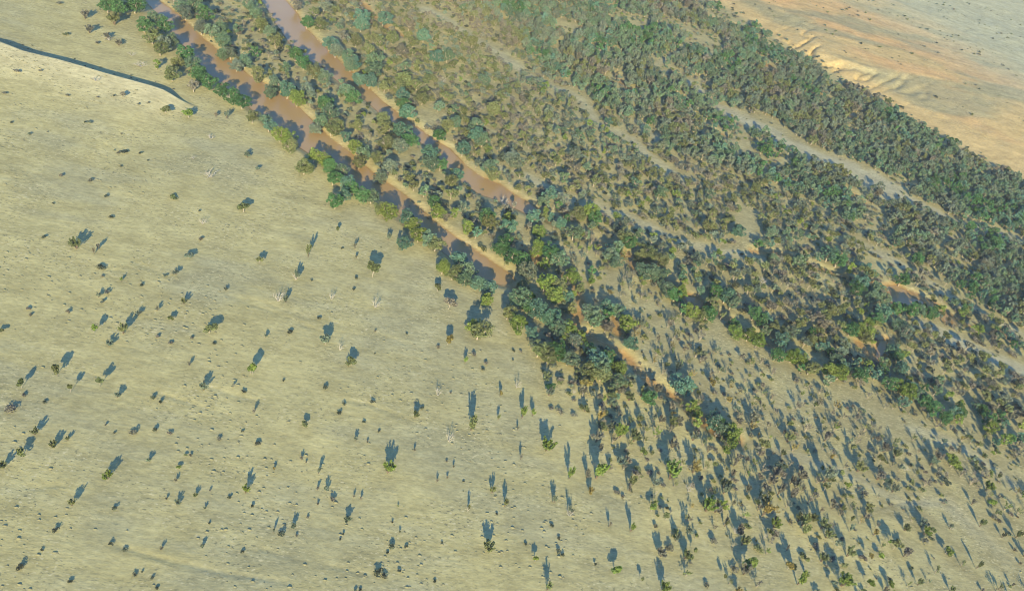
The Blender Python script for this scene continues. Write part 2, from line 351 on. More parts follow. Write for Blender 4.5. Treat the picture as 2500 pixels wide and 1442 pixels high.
def feather_tree(seed, K=13, n=74, ls=0.044):
    r = np.random.default_rng(seed); P = []; N = []; T = []
    for i in range(K):
        a = r.uniform(0, 6.28); q = r.uniform(0.06, 0.42); h = r.uniform(0.70, 1.0)-0.35*q
        tip = np.array([math.cos(a)*q, math.sin(a)*q, h]); mid = tip*[.38, .38, .5]
        T.append(tube([(math.cos(a)*.012, math.sin(a)*.012, -0.03), mid, tip], [0.012, 0.008, 0.003], 4))
        u = r.random(n)**0.7; b = mid+(tip-mid)*u[:, None]*1.04
        b = b+r.normal(size=(n, 3))*[0.042, 0.042, 0.05]*(1.2-0.6*u[:, None]); P.append(b); N.append(unit(r.normal(size=(n, 3))))
    return join(T), leaf_quads(np.vstack(P), np.vstack(N), ls, r, 0.9)
def shrub(seed, K=7, n=34, ls=0.085):
    r = np.random.default_rng(seed); P = []; N = []
    for i in range(K):
        a = r.uniform(0, 6.28); q = r.uniform(0, 0.34); c = np.array([math.cos(a)*q, math.sin(a)*q, r.uniform(0.35, 0.72)])
        p, d = clump_shell(c, r.uniform(0.16, 0.28), n, r, 0.9); P.append(p); N.append(d)
    V, F = leaf_quads(np.vstack(P), np.vstack(N), ls, r, 0.6); V[:, 2] = np.maximum(V[:, 2], -0.02)
    return V, F
def dead(seed, K=6):
    r = np.random.default_rng(seed); T = []
    def grow(p, d, L, rad, lv):
        q = p+d*L; m = (p+q)/2+r.normal(size=3)*L*0.07
        T.append(tube([p, m, q], [rad*.85, rad*.68, rad*.5], 4))
        if lv < 3:
            for _ in range(3 if lv < 2 else 2):
                dd = unit(d+r.normal(size=3)*[0.55, 0.55, 0.28]+[0, 0, 0.12]); grow(p+(q-p)*r.uniform(.5, 1), dd, L*r.uniform(.55, .8), rad*.52, lv+1)
    for i in range(K):
        a = 2*math.pi*(i+r.random()*.5)/K; d = unit(np.array([math.cos(a)*.55, math.sin(a)*.55, r.uniform(.6, 1.2)])); grow(np.array([0, 0, -.03]), d, r.uniform(.3, .42), 0.019, 0)
    return join(T)

GUMS = [gum(100+i) for i in range(7)]; RND = [round_tree(200+i) for i in range(5)]; FTH = [feather_tree(300+i) for i in range(6)]
SHR = [shrub(400+i) for i in range(5)]; DEAD = [dead(500+i, 4+i % 3) for i in range(4)]
gum_t = [(mesh_np('gum_trunk', *g[0], [M_BARK]), mesh_np('gum_crown', *g[1], [M_LEAF])) for g in GUMS]
rnd_t = [(mesh_np('tree_trunk', *g[0], [M_BARK]), mesh_np('tree_crown', *g[1], [M_LEAF])) for g in RND]
fth_t = [(mesh_np('scrub_stems', *g[0], [M_BARKD]), mesh_np('scrub_crown', *g[1], [M_LEAF])) for g in FTH]
shr_m = [mesh_np('shrub_leaves', *g, [M_LEAF]) for g in SHR]; dead_m = [mesh_np('dead_limbs', *g, [M_DEAD]) for g in DEAD]

TINT = {'green': (0.072, 0.158, 0.064), 'sage': (0.122, 0.192, 0.122), 'blue-green': (0.100, 0.195, 0.142), 'olive': (0.150, 0.178, 0.080),
        'yellow-green': (0.155, 0.218, 0.056), 'golden': (0.235, 0.200, 0.075), 'grey-brown': (0.172, 0.172, 0.135), 'grey-green': (0.142, 0.186, 0.138), 'dark': (0.080, 0.098, 0.070)}

def H1(x, y): return float(height(np.array([x]), np.array([y]))[0])
THINGS = []     # (kind, x, y, width, height, hue, photo x, photo y)
def put(kind, x, y, wd, ht, hue, px, py): THINGS.append([kind, x, y, wd, ht, hue, px, py])

# ---------------------------------------------------------------- surveyed trees: crown middle (x y width hue) in photo coordinates
HUE = dict(G='green', S='sage', B='blue-green', O='olive', Y='yellow-green', D='golden', N='grey-brown', R='grey-green', K='dark')
GUM_ROWS = {
'the near bank of the main waterhole': '''262 8 50 G|290 14 50 G|329 7 60 G|379 43 42 S|352 60 44 G|401 60 44 G|372 88 50 O|400 105 40 R|420 98 40 S|391 118 40 O|454 130 46 G|468 154 44 S|482 173 46 G|492 187 42 G|511 199 46 G|432 150 38 O|420 176 42 O|382 156 22 Y|542 218 42 G|569 232 46 G|592 247 42 G|473 209 34 N|617 283 36 O|650 290 36 S|657 305 38 B|684 326 46 Y|705 334 44 Y|712 354 42 O|744 404 48 O|768 378 42 Y|792 387 40 Y|806 404 44 G|831 414 46 S|815 433 42 G|850 442 44 B|862 458 40 G|820 490 44 G|842 476 40 B|884 474 46 G|908 478 46 S|930 508 40 O|950 516 50 Y|995 529 46 B|1008 548 44 Y|1024 572 44 Y|1046 580 46 S|1066 594 48 O|988 592 42 B|1122 632 50 B|1144 658 50 S|1083 650 46 Y|1108 664 44 O|1134 680 46 S|1166 690 46 B|1196 700 46 B|1189 730 38 Y|1172 804 62 O|1155 795 40 Y''',
'the wooded strip between the waterholes': '''440 8 40 S|454 24 42 R|478 10 44 S|499 31 46 G|492 60 44 R|516 72 44 S|540 67 40 S|545 96 46 S|564 122 40 R|578 70 28 S|545 118 40 S|598 144 42 S|578 150 40 R|622 127 32 G|631 173 44 O|612 7 38 S|624 31 38 S|636 55 38 O|660 80 38 S|674 98 40 O|698 161 30 S|722 130 42 G|742 152 46 G|768 170 44 O|790 185 42 S|670 197 44 S|660 218 36 S|703 214 48 B|727 232 50 Y|750 218 44 R|850 221 50 S|866 236 44 G|794 250 50 G|804 271 46 S|785 288 40 S|828 302 36 O|770 302 36 R|811 308 42 O|871 303 36 O|845 330 34 B|869 354 42 Y|890 368 42 S|880 386 40 O|936 291 42 O|942 314 40 O|984 318 50 B|998 338 50 G|978 356 44 R|946 346 44 O|1051 374 52 B|1052 396 50 S|1078 400 36 G|1116 425 36 B|1100 440 36 O|950 404 46 R|930 420 40 R|922 382 36 O|998 428 32 O|1037 464 34 S|1012 452 30 O|1061 492 42 G|1070 512 40 Y|1111 520 30 Y|1188 524 46 G|1196 540 38 O|1142 553 38 Y|1164 568 32 B|1104 470 34 O|1130 505 34 R|1222 602 50 G|1250 622 52 G|1275 634 50 G|1291 660 54 R|1236 586 40 G|1246 552 44 B|1240 530 34 Y|1068 478 30 R''',
'the meeting point of the waterholes': '''1275 726 60 S|1292 742 44 G|1313 753 56 B|1266 789 48 Y|1243 762 36 O|1350 775 50 B|1368 800 48 S|1299 812 34 B|1388 806 46 Y|1355 718 50 Y|1333 690 46 Y|1388 724 30 B|1397 749 28 O|1397 670 42 Y|1366 699 44 O|1316 602 46 Y|1342 612 46 G|1366 629 44 S|1444 662 24 G|1446 684 22 Y|1444 764 46 S|1452 782 40 S|1483 743 36 B|1510 754 38 S|1535 787 46 Y|1544 835 36 B|1483 796 30 N|1362 852 48 G|1390 874 44 S|1319 851 46 O|1402 832 42 R|1340 870 40 O|1456 878 54 B|1483 872 44 G|1470 900 48 S|1512 900 42 Y|1510 932 40 S|1472 912 42 O|1440 900 44 O|1344 945 26 G|1318 564 34 Y|1303 528 36 B|1667 931 58 B|1589 970 36 G|1748 1024 50 B|1762 1030 36 G|1790 1052 50 Y|1776 1044 40 S|1488 870 30 O|1420 700 28 O|1330 640 28 Y|1280 690 30 O''',
'the far bank of the upper waterhole': '''725 8 34 N|751 48 38 G|782 58 38 O|770 31 34 O|792 14 36 R|806 101 46 B|821 117 40 R|852 134 42 S|866 150 40 B|883 58 46 B|886 40 44 B|858 150 40 S|919 147 50 S|913 172 50 S|905 190 46 B|877 183 40 B|986 194 50 O|975 210 40 O|1036 86 42 B|938 42 42 B|1066 137 38 B|1094 134 38 S|990 162 30 S|983 228 38 B|997 266 46 B|985 252 38 G|1033 239 36 O|1072 256 32 S|1110 265 22 S|1113 297 36 S|1158 306 46 S|1166 328 50 B|1180 340 40 S|1133 358 44 B|1072 324 36 G|1090 300 36 O|1205 265 42 O|1183 191 36 S|1155 100 36 O|1198 404 48 S|1206 418 40 O|1248 380 46 R|1262 396 38 R|1344 472 46 B|1328 486 36 S|1370 484 40 R|1440 512 46 Y|1414 518 46 O|1368 542 38 B|1456 530 40 G|1404 372 40 R|1483 298 28 B|1378 430 32 S|1435 406 28 S|1422 474 26 R|1454 440 34 O|1360 392 28 O|1552 443 32 S|1555 470 30 O|1020 160 34 O|1042 190 30 O|960 90 34 O|980 120 34 N|1010 100 32 O|1000 60 32 N|930 100 32 O|940 210 34 O|1020 205 30 O|870 98 34 O|838 88 30 N|905 120 30 O''',
'the winding dry creek': '''1494 618 40 S|1506 636 34 S|1574 660 44 S|1594 664 40 S|1610 672 42 S|1630 704 40 S|1618 630 38 O|1588 614 40 O|1405 566 40 S|1524 573 42 O|1540 590 36 G|1613 467 32 S|1733 474 28 S|1848 458 30 O|1637 518 28 O|1730 549 38 O|1805 563 32 B|1884 566 32 S|1855 594 26 G|1949 635 32 S|1884 633 30 S|2028 619 42 B|2050 634 40 G|1566 616 34 O|1651 718 38 G|1663 712 36 Y|1690 761 38 Y|1733 764 42 G|1712 772 34 O|1747 713 42 G|1776 720 42 B|1740 734 34 O|1797 807 38 Y|1832 816 38 Y|1853 831 36 Y|1845 764 38 G|1862 778 34 G|1789 738 34 S|1913 824 38 B|1898 863 34 G|1939 867 38 Y|1956 874 36 Y|1982 897 36 O|2025 900 40 Y|2055 908 40 Y|2046 876 38 S|2060 886 30 B|2102 908 40 G|2141 914 28 B|2175 934 38 G|2196 938 34 Y|2222 953 40 Y|2242 962 34 S|2261 979 38 G|2278 994 40 G|2345 1008 32 G|2181 850 38 B|2201 897 38 B|2190 866 32 G|2123 812 42 Y|2081 803 40 G|2100 800 36 Y|2158 764 42 B|2142 776 36 G|2158 728 32 S|2192 754 34 G|2226 752 34 G|2244 756 34 S|2196 794 40 S|2212 808 36 R|2033 756 36 O|2104 690 42 B|2092 704 38 G|2140 704 40 S|2130 722 34 S|1953 867 36 B|1931 812 34 R|2272 762 36 G|2207 678 36 G|2241 630 34 G|2116 814 34 O|2060 836 32 R|2400 1000 30 G|2420 1040 34 Y|2330 1004 30 B|2310 1018 34 G|2000 812 32 O|1980 830 30 O|2010 790 30 N|1870 300 0 S''',
}
# plain and scrub trees: foot x y, tip of shadow x y, width, hue, form (g rounded, f feathered)
TREES = '''187.5 607.5 212 562 40 O f|240 610 260 577 10 N f|230 621 246 586 9 N f|461 630 467 603 22 R g|430 670 445 650 20 R f|296 687 312 666 9 Y f|260 717 266 700 18 N f|595 517 620 485 32 O g|551 709 554 692 12 K f|604 384 614 362 18 R f|627 417 632 399 15 R f|404 279 431 261 30 O g|461 287 480 260 32 Y g|527 286 541 269 12 N f|554 289 572 261 15 R f|302 252 313 233 18 N g|208 46 241 25 26 N f|219 82 244 60 26 N f|280 61 316 34 42 O f|262 96 290 82 22 N f|290 112 306 96 22 N f|164 86 174 80 12 O g|236 108 243 101 12 N g
2 812 12 787 18 O g|230 814 266 761 19 Y g|301 814 333 757 28 O f|338 769 358 745 18 R f|241 726 261 703 18 R f|251 740 266 726 11 R g|449 742 473 712 20 O f|385 758 397 731 11 N f|417 783 433 754 15 O g|512 812 531 765 36 O g|266 844 291 814 26 R f|140 915 183 852 28 O g|53 947 91 890 20 O g|173 958 209 904 15 O g|244.5 943 290 880 20 O g|286 969 300 933 22 R f|392 984 399 966 13 K f|497 951 511 902 27 R f|462 893 468 865 10 N f|612 912 622 850 22 Y g|616 913 638 842 20 Y g|570 944 574 922 9 N f|620 1008 630 974 11 N f|86 1061 112 1013 25 O f|52 1115 93 1063 25 O g|132 1092 160 1045 27 O f|166 1074 180 1047 15 O f|258 1038 264 1024 8 N f
6 1142 34 1095 27 O f|264 1168 297 1112 32 Y f|176 1234 204 1173 22 O f|361 1127 372 1095 18 R f|436 1142 443 1121 12 Y g|429 1175 436 1150 10 N f|453 1113 457 1101 9 O g|464 1113 468 1101 9 N g|599 1203 618 1139 24 Y f|406 1219 410 1199 9 N f|433 1229 440 1198 22 R f|477 1212 487 1182 15 O f|513 1199 518 1185 7 N f|560 1216 564 1200 12 K f|500 1242 503 1221 10 R f|395 1341 404 1314 11 N f|494 1337 499 1305 14 R f
633 643 650 609 18 O g|723 680 744 637 24 R f|698 738 718 702 18 R f|752 627 765 563 17 O f|910 676 926 613 40 O g|794 841 796 782 32 R g|850 893 858 852 22 O f|858 890 877 845 24 O g|648 823 649 800 12 R f|863 709 864 696 9 K f|866 608 870 578 11 N f|869 632 873 612 9 N f|1092 840 1095 786 27 D g|1135 886 1134 842 13 Y f|1068 711 1073 674 22 O g|1095 754 1099 706 36 N g|947 586 949 553 18 R f|822 567 829 540 13 O g|916 810 920 798 8 N f
742 1043 747 1003 20 O g|868 1075 871 1042 12 R f|897 1079 899 1064 9 N f|1013 1019 1018 971 24 O f|1150 1049 1153 949 38 O f|946 1154 953 1072 39 Y f|669 1147 674 1120 9 D f|777 1156 780 1104 14 R f|735 1121 738 1093 12 N f|747 1129 749 1115 6 N f|796 1198 805 1158 16 R f|774 1196 780 1168 14 N f|811 1222 822 1198 20 N f|775 1232 779 1214 9 N f|863 1214 867 1188 8 N f|881 1219 885 1190 8 N f|847 1274 849 1227 24 R f|1011 1101 1013 1075 7 N f|1066 1176 1068 1148 8 N f|1092 1167 1094 1147 8 N f|1107 1141 1108 1118 7 N f|1142 1245 1138 1192 10 O f
668 1300 675 1260 10 R f|715 1289 720 1245 18 R f|838 1305 843 1289 8 K f|957 1276 960 1262 8 N f|975 1298 976 1278 8 O f|867 1444 866 1425 12 R f|971 1235 971 1224 6 Y f|1270 1122 1273 1073 9 N f|1332 1099 1331 1020 46 Y f|1389 1168 1374 1074 21 Y f|1454 1168 1436 1050 50 Y f|1440 1205 1432 1157 22 D f|1431 1166 1416 1100 19 N f|1486 1147 1481 1103 15 N f|1514 1132 1506 1080 38 R f|1634 1170 1606 1054 56 Y f|1690 1153 1673 1068 32 D f|1201 1203 1202 1149 18 O f|1231 1236 1233 1168 18 O f|1348 1225 1344 1170 12 R f|1353 1226 1355 1170 13 R f|1386 1250 1375 1186 11 R f|1393 1254 1391 1204 11 R f|1190 1344 1188 1261 42 O f|1305 1371 1303 1320 15 Y g|1335 1440 1322 1354 22 O f|1452 1380 1452 1359 9 K g|1500 1402 1485 1331 26 Y g|1563 1420 1556 1368 10 O g|1617 1443 1590 1355 34 Y f|1612 1357 1590 1291 34 N f|1538 1297 1520 1223 16 Y f|1541 1296 1538 1238 13 Y f|1485 1286 1478 1235 12 N f|1589 1248 1581 1195 25 Y g|1598 1287 1590 1265 14 N f|1538 1200 1536 1178 12 K g|1648 1320 1640 1255 14 R f|1690 1353 1673 1283 13 O g
1727 1103 1717 1047 15 N f|1767 1108 1743 1054 28 Y g|1791 1137 1779 1073 17 N f|1722 1247 1698 1140 44 Y f|1765 1190 1748 1124 32 O f|1786 1162 1772 1110 18 N f|1822 1200 1814 1150 20 N f|1860 1259 1834 1150 36 D f|1897 1208 1861 1104 22 N f|1897 1150 1876 1090 26 R g|1860 1096 1830 1036 34 O g|1906 1113 1887 1064 19 O f|1929 1180 1904 1117 17 N f|1956 1283 1930 1190 32 O f|2003 1290 1976 1206 32 O f|2010 1177 1978 1050 32 R f|1957 1199 1940 1157 12 N f|1986 1204 1971 1160 11 O f|2029 1242 2007 1188 13 N f|2053 1247 2038 1195 13 O f|2066 1357 2045 1274 31 O f|1946 1426 1887 1298 34 Y f|1922 1390 1898 1318 26 D g|2052 1430 2016 1322 48 Y f|1966 1409 1954 1356 12 O f|1966 1371 1961 1334 14 O g|1824 1389 1796 1304 40 Y g|1764 1416 1748 1353 10 O g|1788 1232 1780 1190 12 N f|1893 1271 1880 1235 18 N f|1768 1285 1758 1217 12 O f
2092 1150 2050 1079 38 O f|2178 1200 2147 1135 28 R f|2182 1116 2153 1065 30 O f|2319 1139 2270 1079 48 Y g|2304 1181 2272 1150 28 K g|2382 1147 2359 1120 20 O g|2399 1116 2370 1094 20 O f|2435 1166 2415 1133 13 O f|2414 1234 2376 1184 22 Y g|2371 1231 2345 1182 14 N f|2391 1284 2344 1216 16 O f|2480 1311 2440 1241 18 O f|2446 1311 2420 1267 12 K f|2382 1387 2334 1308 12 O f|2265 1306 2229 1232 15 O g|2131 1306 2105 1249 19 D f|2179 1341 2146 1260 32 O g|2152 1335 2136 1296 10 O f|2207 1294 2190 1245 28 O f|2308 1351 2264 1300 27 Y g|2318 1289 2300 1249 13 R f|2117 1366 2093 1301 15 D g|2116 1434 2089 1363 20 Y g|2166 1434 2140 1377 20 Y g|2157 1443 2129 1400 19 N f|2239 1428 2207 1361 16 O f|2319 1443 2292 1391 15 O f|2397 1443 2384 1415 13 N f|2438 1437 2416 1391 13 O f|2469 1431 2440 1388 8 N f|2499 1356 2473 1308 25 O f|2475 1343 2461 1318 13 N f|2489 1375 2476 1355 10 N f
1220 966 1218 925 14 D f|1216 1024 1215 984 10 O f|1299 1015 1297 963 14 Y f|1274 1020 1269 946 25 Y f|1263 1050 1262 1018 7 N f|1427 1004 1426 959 18 O f|1461 1029 1456 955 21 D f|1512 1068 1482 985 46 Y f|1540 1068 1529 1000 20 O f|1489 978 1482 924 26 O g|1424 950 1396 887 30 D g|1339 965 1337 918 30 R f|1333 928 1326 882 34 O f|1633 1004 1611 942 26 N f|1610 1030 1590 985 26 N f|1560 1030 1548 990 22 O f'''
# bleached dead trees: foot x y, width px, height m
DEADT = '''512 432 44 9|495 546 22 6|235 213 28 6|344 163 34 6|322 136 20 4|516 338 24 5|472 388 12 4|680 734 34 10|722 682 18 8|809 730 22 9|916 749 28 9|830 854 18 8|1069 964 22 9|1096 1076 26 10|1261 946 22 10|1389 1258 26 7|1679 1199 26 9|1794 1301 20 7|1863 1315 10 8|1142 1247 10 7|266 99 34 6|1860 690 34 7|1350 510 8 6|1400 960 14 6|2208 1146 22 6|1228 500 26 12|1634 838 22 7|1520 905 16 8|1290 1333 0 0|1599 1208 7 8|1745 640 16 6|2320 1290 16 5|1020 170 18 7|1080 200 20 7|970 140 16 7'''
# shrubs on the open plain: x y width hue
SHRUBS = '''425 486 30 O|404 677 13 R|107 584 16 K|248 657 28 K|251 678 12 N|487 518 10 K|490 587 18 N|166 246 12 N|240 252 9 N|338 270 12 N|363 266 9 N|219 309 15 R|72 334 14 R|12 238 14 N|44 190 20 N|100 190 12 N|305 375 26 K|289 378 14 N|341 378 10 K|374 974 20 K|523 841 12 K|596 959 16 K|602 381 20 K|708 813 24 K|869 683 15 K|835 610 10 K|779 779 14 K|760 687 9 K|993 817 9 K|1158 869 19 N|794 950 21 K|839 989 13 K|828 1010 16 K|910 985 16 K|888 1033 12 K|925 1055 12 K|629 1087 19 K|693 932 10 K|1131 1177 9 K|1090 1128 11 N|724 1310 12 N|686 1305 24 K|830 1318 11 K|955 1337 26 K|991 1337 15 K|946 1350 12 K|924 1402 32 K|938 1409 22 K|975 1395 15 K|1061 1420 14 K|591 1350 14 K|616 1238 15 K|751 1265 12 N|879 1441 14 K|1213 1257 10 K|1347 1286 17 K|1364 1317 15 K|1361 1349 18 K|1372 1356 14 K|1283 1331 13 K|1628 1243 16 K|1700 1310 16 K|1506 1205 24 N|1520 1215 16 N|1811 1236 13 N|305 1344 16 K|270 1332 16 K|137 1299 22 K|172 1422 18 K|47 1388 24 K|281 1243 18 K|382 1438 14 K|347 1398 10 K|330 1405 16 K|511 1280 10 K|371 1413 12 K|103 1345 12 K|157 88 12 O|147 12 20 N|280 250 9 K|208 308 10 K|28 306 10 K|130 500 8 K|295 410 9 K|150 435 16 N|220 445 16 N|258 482 14 K|272 534 14 K|345 700 14 K|70 758 16 N|75 772 14 N|165 766 16 N|385 825 16 N|417 840 18 N|468 828 14 N|60 968 16 N|110 985 14 K|30 1000 40 N|325 1058 26 N|378 1052 20 K|415 1060 16 N|592 1055 10 K|535 1075 18 N|628 1086 14 N|1030 998 14 K|1252 882 10 K|1186 890 18 N|1180 905 14 K|1253 860 12 K|1271 862 14 N|1070 850 16 N|1100 960 8 N|1345 1000 22 N|1365 1010 26 N|1400 1020 20 N|1370 880 14 N|1530 880 12 N|1550 905 14 N|1565 885 14 N|1590 905 16 N|1600 925 14 N|1545 930 12 K|1575 940 12 K|1640 985 14 N|1665 990 16 N|1690 1003 14 N|1180 460 20 N|1150 480 18 N|1060 445 18 N|1020 400 16 N|935 470 16 N|905 455 14 N|1000 500 14 N|1045 530 14 N|1085 570 12 N|655 130 10 K|609 92 12 N|600 60 10 N|640 100 10 K|680 118 14 N|692 92 12 K|1255 270 0 K'''
def rows(s): return [r.split() for r in s.replace('\n', '|').split('|') if r.strip()]
for reg, s in GUM_ROWS.items():
    for px, py, wp, h in rows(s):
        px, py, wp = float(px), float(py), float(wp)
        if wp == 0: continue
        q = at(px, py, 8.0); wd = wp*depth_at(q[0], q[1], 8.0)/FPX*(1.32 if ('meeting' in reg or 'dry creek' in reg) else 1.15)
        ht = np.clip(4.0+wd*0.62*rng.uniform(0.9, 1.15), 7, 19)
        q = at(px, py, ht*0.52); THINGS.append(['gum', q[0], q[1], wd, ht, HUE[h], px, py, reg])
for px, py, tx, ty, wp, h, f in rows(TREES):
    px, py, tx, ty, wp = map(float, (px, py, tx, ty, wp))
    a = at(px, py); b = at(tx, ty); ht = float(np.clip(np.hypot(*(b-a))*math.tan(SUN_EL), 1.5, 16)); wd = wp*depth_at(a[0], a[1])/FPX*1.08
    THINGS.append(['tree' if f == 'g' else 'scrub', a[0], a[1], wd, ht, HUE[h], px, py, None])
for px, py, wp, ht in rows(DEADT):
    px, py, wp, ht = map(float, (px, py, wp, ht))
    if wp: a = at(px, py); THINGS.append(['dead', a[0], a[1], wp*depth_at(a[0], a[1])/FPX*1.1, ht, 'x', px, py, None])
for px, py, wp, h in rows(SHRUBS):
    px, py, wp = float(px), float(py), float(wp)
    if wp:
        a = at(px, py-2); wd = 0.8*wp*depth_at(a[0], a[1])/FPX; THINGS.append(['shrub', a[0], a[1], wd, min(0.55*wd+0.3, 2.6), HUE[h], px, py, None])

HAZE = True
# ---------------------------------------------------------------- woods beyond the surveyed trees
taken = np.array([[t[1], t[2]] for t in THINGS]); trad = np.array([t[3]*0.5 for t in THINGS]); tkind = np.array([t[0] for t in THINGS])
LANES_W = [(W(P), wd) for P, wd in LANE]; CREEKS_W = [(W(P), wd) for P, wd in CREEK]
WOOD = W([(-60,-160),(250,-90),(330,-40),(520,195),(620,290),(720,370),(860,480),(960,560),(1060,640),(1120,720),(1160,800),(1260,850),(1320,930),(1420,1010),(1480,1080),(1500,1200),(1600,1300),(1680,1442),(1750,1560),(2620,1560),(2620,520),(2500,455),(2300,345),(2130,240),(1990,165),(1835,65),(1700,0),(1600,-80),(1400,-200)])
DENSE = W([(1150,-200),(1180,-10),(1120,30),(1180,60),(1290,140),(1400,215),(1470,265),(1540,300),(1600,370),(1700,400),(1860,440),(2000,510),(2120,570),(2260,650),(2400,760),(2620,880),(2620,520),(2500,450),(2300,345),(2130,240),(1990,165),(1835,65),(1700,0),(1600,-80)])
CREEKSIDE = [W([(1340,525),(1440,570),(1560,640),(1660,705),(1760,765),(1860,830),(1970,880),(2050,905),(2180,930),(2280,990),(2420,1040),(2520,1075)]),
             W([(1840,612),(1980,645),(2070,675),(2160,705),(2290,745),(2370,795),(2520,860)]), W([(1247,690),(1350,760),(1460,830),(1570,900)]), W([(1670,985),(1740,1040),(1800,1080)])]
def scatter(poly, step, jit=0.45):
    x0, y0 = poly.min(0); x1, y1 = poly.max(0)
    gx, gy = np.meshgrid(np.arange(x0, x1, step), np.arange(y0, y1, step)); gx = gx+(np.arange(gx.shape[0])[:, None] % 2)*step/2
    x = (gx+rng.uniform(-jit, jit, gx.shape)*step).ravel(); y = (gy+rng.uniform(-jit, jit, gx.shape)*step).ravel()
    px, py = seen_at(x, y); m = inside(x, y, poly) & (px > -70) & (px < 2570) & (py > -60) & (py < 1500)
    return x[m], y[m]
def clear(x, y, pad_lane=3.0, pad_creek=1.0, pad_w=3.0, frac=0.75, lanes=True):
    ok = np.ones(len(x), bool)
    if lanes:
        nz = fbm(x, y, 26, 141, 2)
        for P, wd in LANES_W: ok &= line_dist(x, y, P)[0] > wd*(0.35+1.15*nz)+pad_lane-2.5
    for P, wd in CREEKS_W: ok &= line_dist(x, y, P)[0] > wd*0.55+pad_creek
    for P in WATER: ok &= poly_sd(x, y, P) > pad_w
    if frac:
        for i in range(0, len(x)):
            if ok[i]:
                d = np.hypot(taken[:, 0]-x[i], taken[:, 1]-y[i])
                if (d < trad*frac).any(): ok[i] = False
    return ok
EXTRA = []     # (kind, x, y, w, h, hue)
HUES_D = ['sage']*6+['green']*3+['blue-green']*2+['grey-green']*6+['olive']*3+['grey-brown']*2
HUES_M = ['olive']*5+['grey-green']*3+['grey-brown']*4+['sage']*2+['yellow-green']
HUES_S = ['olive']*7+['grey-brown']*7+['yellow-green']*2+['grey-green']*3+['golden']
def hue_at(a, b, L):
    v = float(fbm(np.array([a]), np.array([b]), 55, 131, 3)[0])
    return sorted(L, key=lambda h: ['green', 'blue-green', 'sage', 'yellow-green', 'grey-green', 'olive', 'grey-brown'].index(h))[int(np.clip(((v-.5)*1.7+.5+rng.normal()*.13)*len(L), 0, len(L)-1))]
def pick(L): return L[int(rng.integers(len(L)))]
# the dense far belts
x, y = scatter(DENSE, 8.0); k = clear(x, y, 3, 0.5); dn = fbm(x, y, 45, 91, 3)
k &= dn > 0.22
for a, b, n in zip(x[k], y[k], dn[k]):
    wd = rng.uniform(6.5, 14); EXTRA.append(('gum', a, b, wd, 3.5+wd*rng.uniform(.6, .85), hue_at(a, b, HUES_D)) if n > 0.30+0.12*rng.random() else ('shrub', a, b, rng.uniform(4, 8), rng.uniform(2, 4), pick(HUES_M)))
# open woodland between the upper waterhole and the belts
MID = W([(700,-120),(760,60),(860,190),(930,240),(1010,300),(1090,350),(1160,420),(1260,470),(1350,525),(1440,560),(1560,630),(1680,690),(1800,760),(1900,830),(2050,880),(2300,960),(2520,1050),(2620,900),(2400,765),(2260,650),(2120,570),(2000,510),(1860,440),(1700,400),(1600,370),(1540,300),(1400,215),(1290,140),(1180,60),(1160,-160)])
x, y = scatter(MID, 6.9); k = clear(x, y); dn = fbm(x, y, 60, 95, 3); k &= dn > 0.24; lo = smooth(500, 700, seen_at(x, y)[1])
for a, b, n, l in zip(x[k], y[k], dn[k], lo[k]):
    u = rng.random()
    if u < 0.42: wd = rng.uniform(5.5, 11); EXTRA.append(('tree' if l > .3 else 'gum', a, b, wd, 2.5+wd*.55+l*2, hue_at(a, b, HUES_M)))
    elif u < 0.64: wd = rng.uniform(5, 9); EXTRA.append(('scrub', a, b, wd, rng.uniform(3.5, 7), hue_at(a, b, HUES_M)))
    else: wd = rng.uniform(4, 10); EXTRA.append(('shrub', a, b, wd, wd*.45, pick(['grey-brown', 'grey-brown', 'grey-green', 'olive', 'dark'])))
for P, wd in LANES_W:
    c = np.cumsum(np.r_[0, np.hypot(*np.diff(P, axis=0).T)]); n = int(c[-1]/9)
    s_ = rng.uniform(0, c[-1], n); a = np.interp(s_, c, P[:, 0])+rng.normal(size=n)*wd*.75; b = np.interp(s_, c, P[:, 1])+rng.normal(size=n)*wd*.75
    k = clear(a, b, frac=0.5, lanes=False)
    for u, v in zip(a[k], b[k]): q = rng.uniform(1.5, 4.5); EXTRA.append(('shrub', u, v, q, q*.6, pick(['grey-brown', 'dark', 'olive', 'grey-green'])))
# undergrowth along the waterholes
STRIP = W([(330,-60),(400,20),(480,90),(600,190),(720,260),(850,375),(940,445),(1060,545),(1200,640),(1300,690),(1400,760),(1560,900),(1480,1060),(1380,960),(1290,860),(1400,560),(1240,505),(1120,440),(1000,335),(900,250),(745,145),(640,-60)])
x, y = scatter(STRIP, 7.0); k = clear(x, y, 3, 1.0, 2.0, 0.55)
for a, b in zip(x[k], y[k]):
    if rng.random() < .62: wd = rng.uniform(3, 8); EXTRA.append(('shrub', a, b, wd, wd*.5, pick(['grey-brown', 'grey-green', 'olive', 'dark', 'grey-green'])))
    elif rng.random() < .5: wd = rng.uniform(5, 8); EXTRA.append(('tree', a, b, wd, rng.uniform(6, 9), pick(HUES_M)))
for P in CREEKSIDE:
    d = np.cumsum(np.r_[0, np.hypot(*np.diff(P, axis=0).T)]); s = np.repeat(np.arange(0, d[-1], 8.0), 2)
    x = np.interp(s, d, P[:, 0])+rng.normal(size=len(s))*11; y = np.interp(s, d, P[:, 1])+rng.normal(size=len(s))*11; k = clear(x, y, 1, 0.0, 2)
    for a, b in zip(x[k], y[k]): wd = rng.uniform(7, 12); EXTRA.append(('gum', a, b, wd, 4+wd*.7, pick(['green']*4+['sage']*2+['blue-green']*2+['yellow-green']*3)))
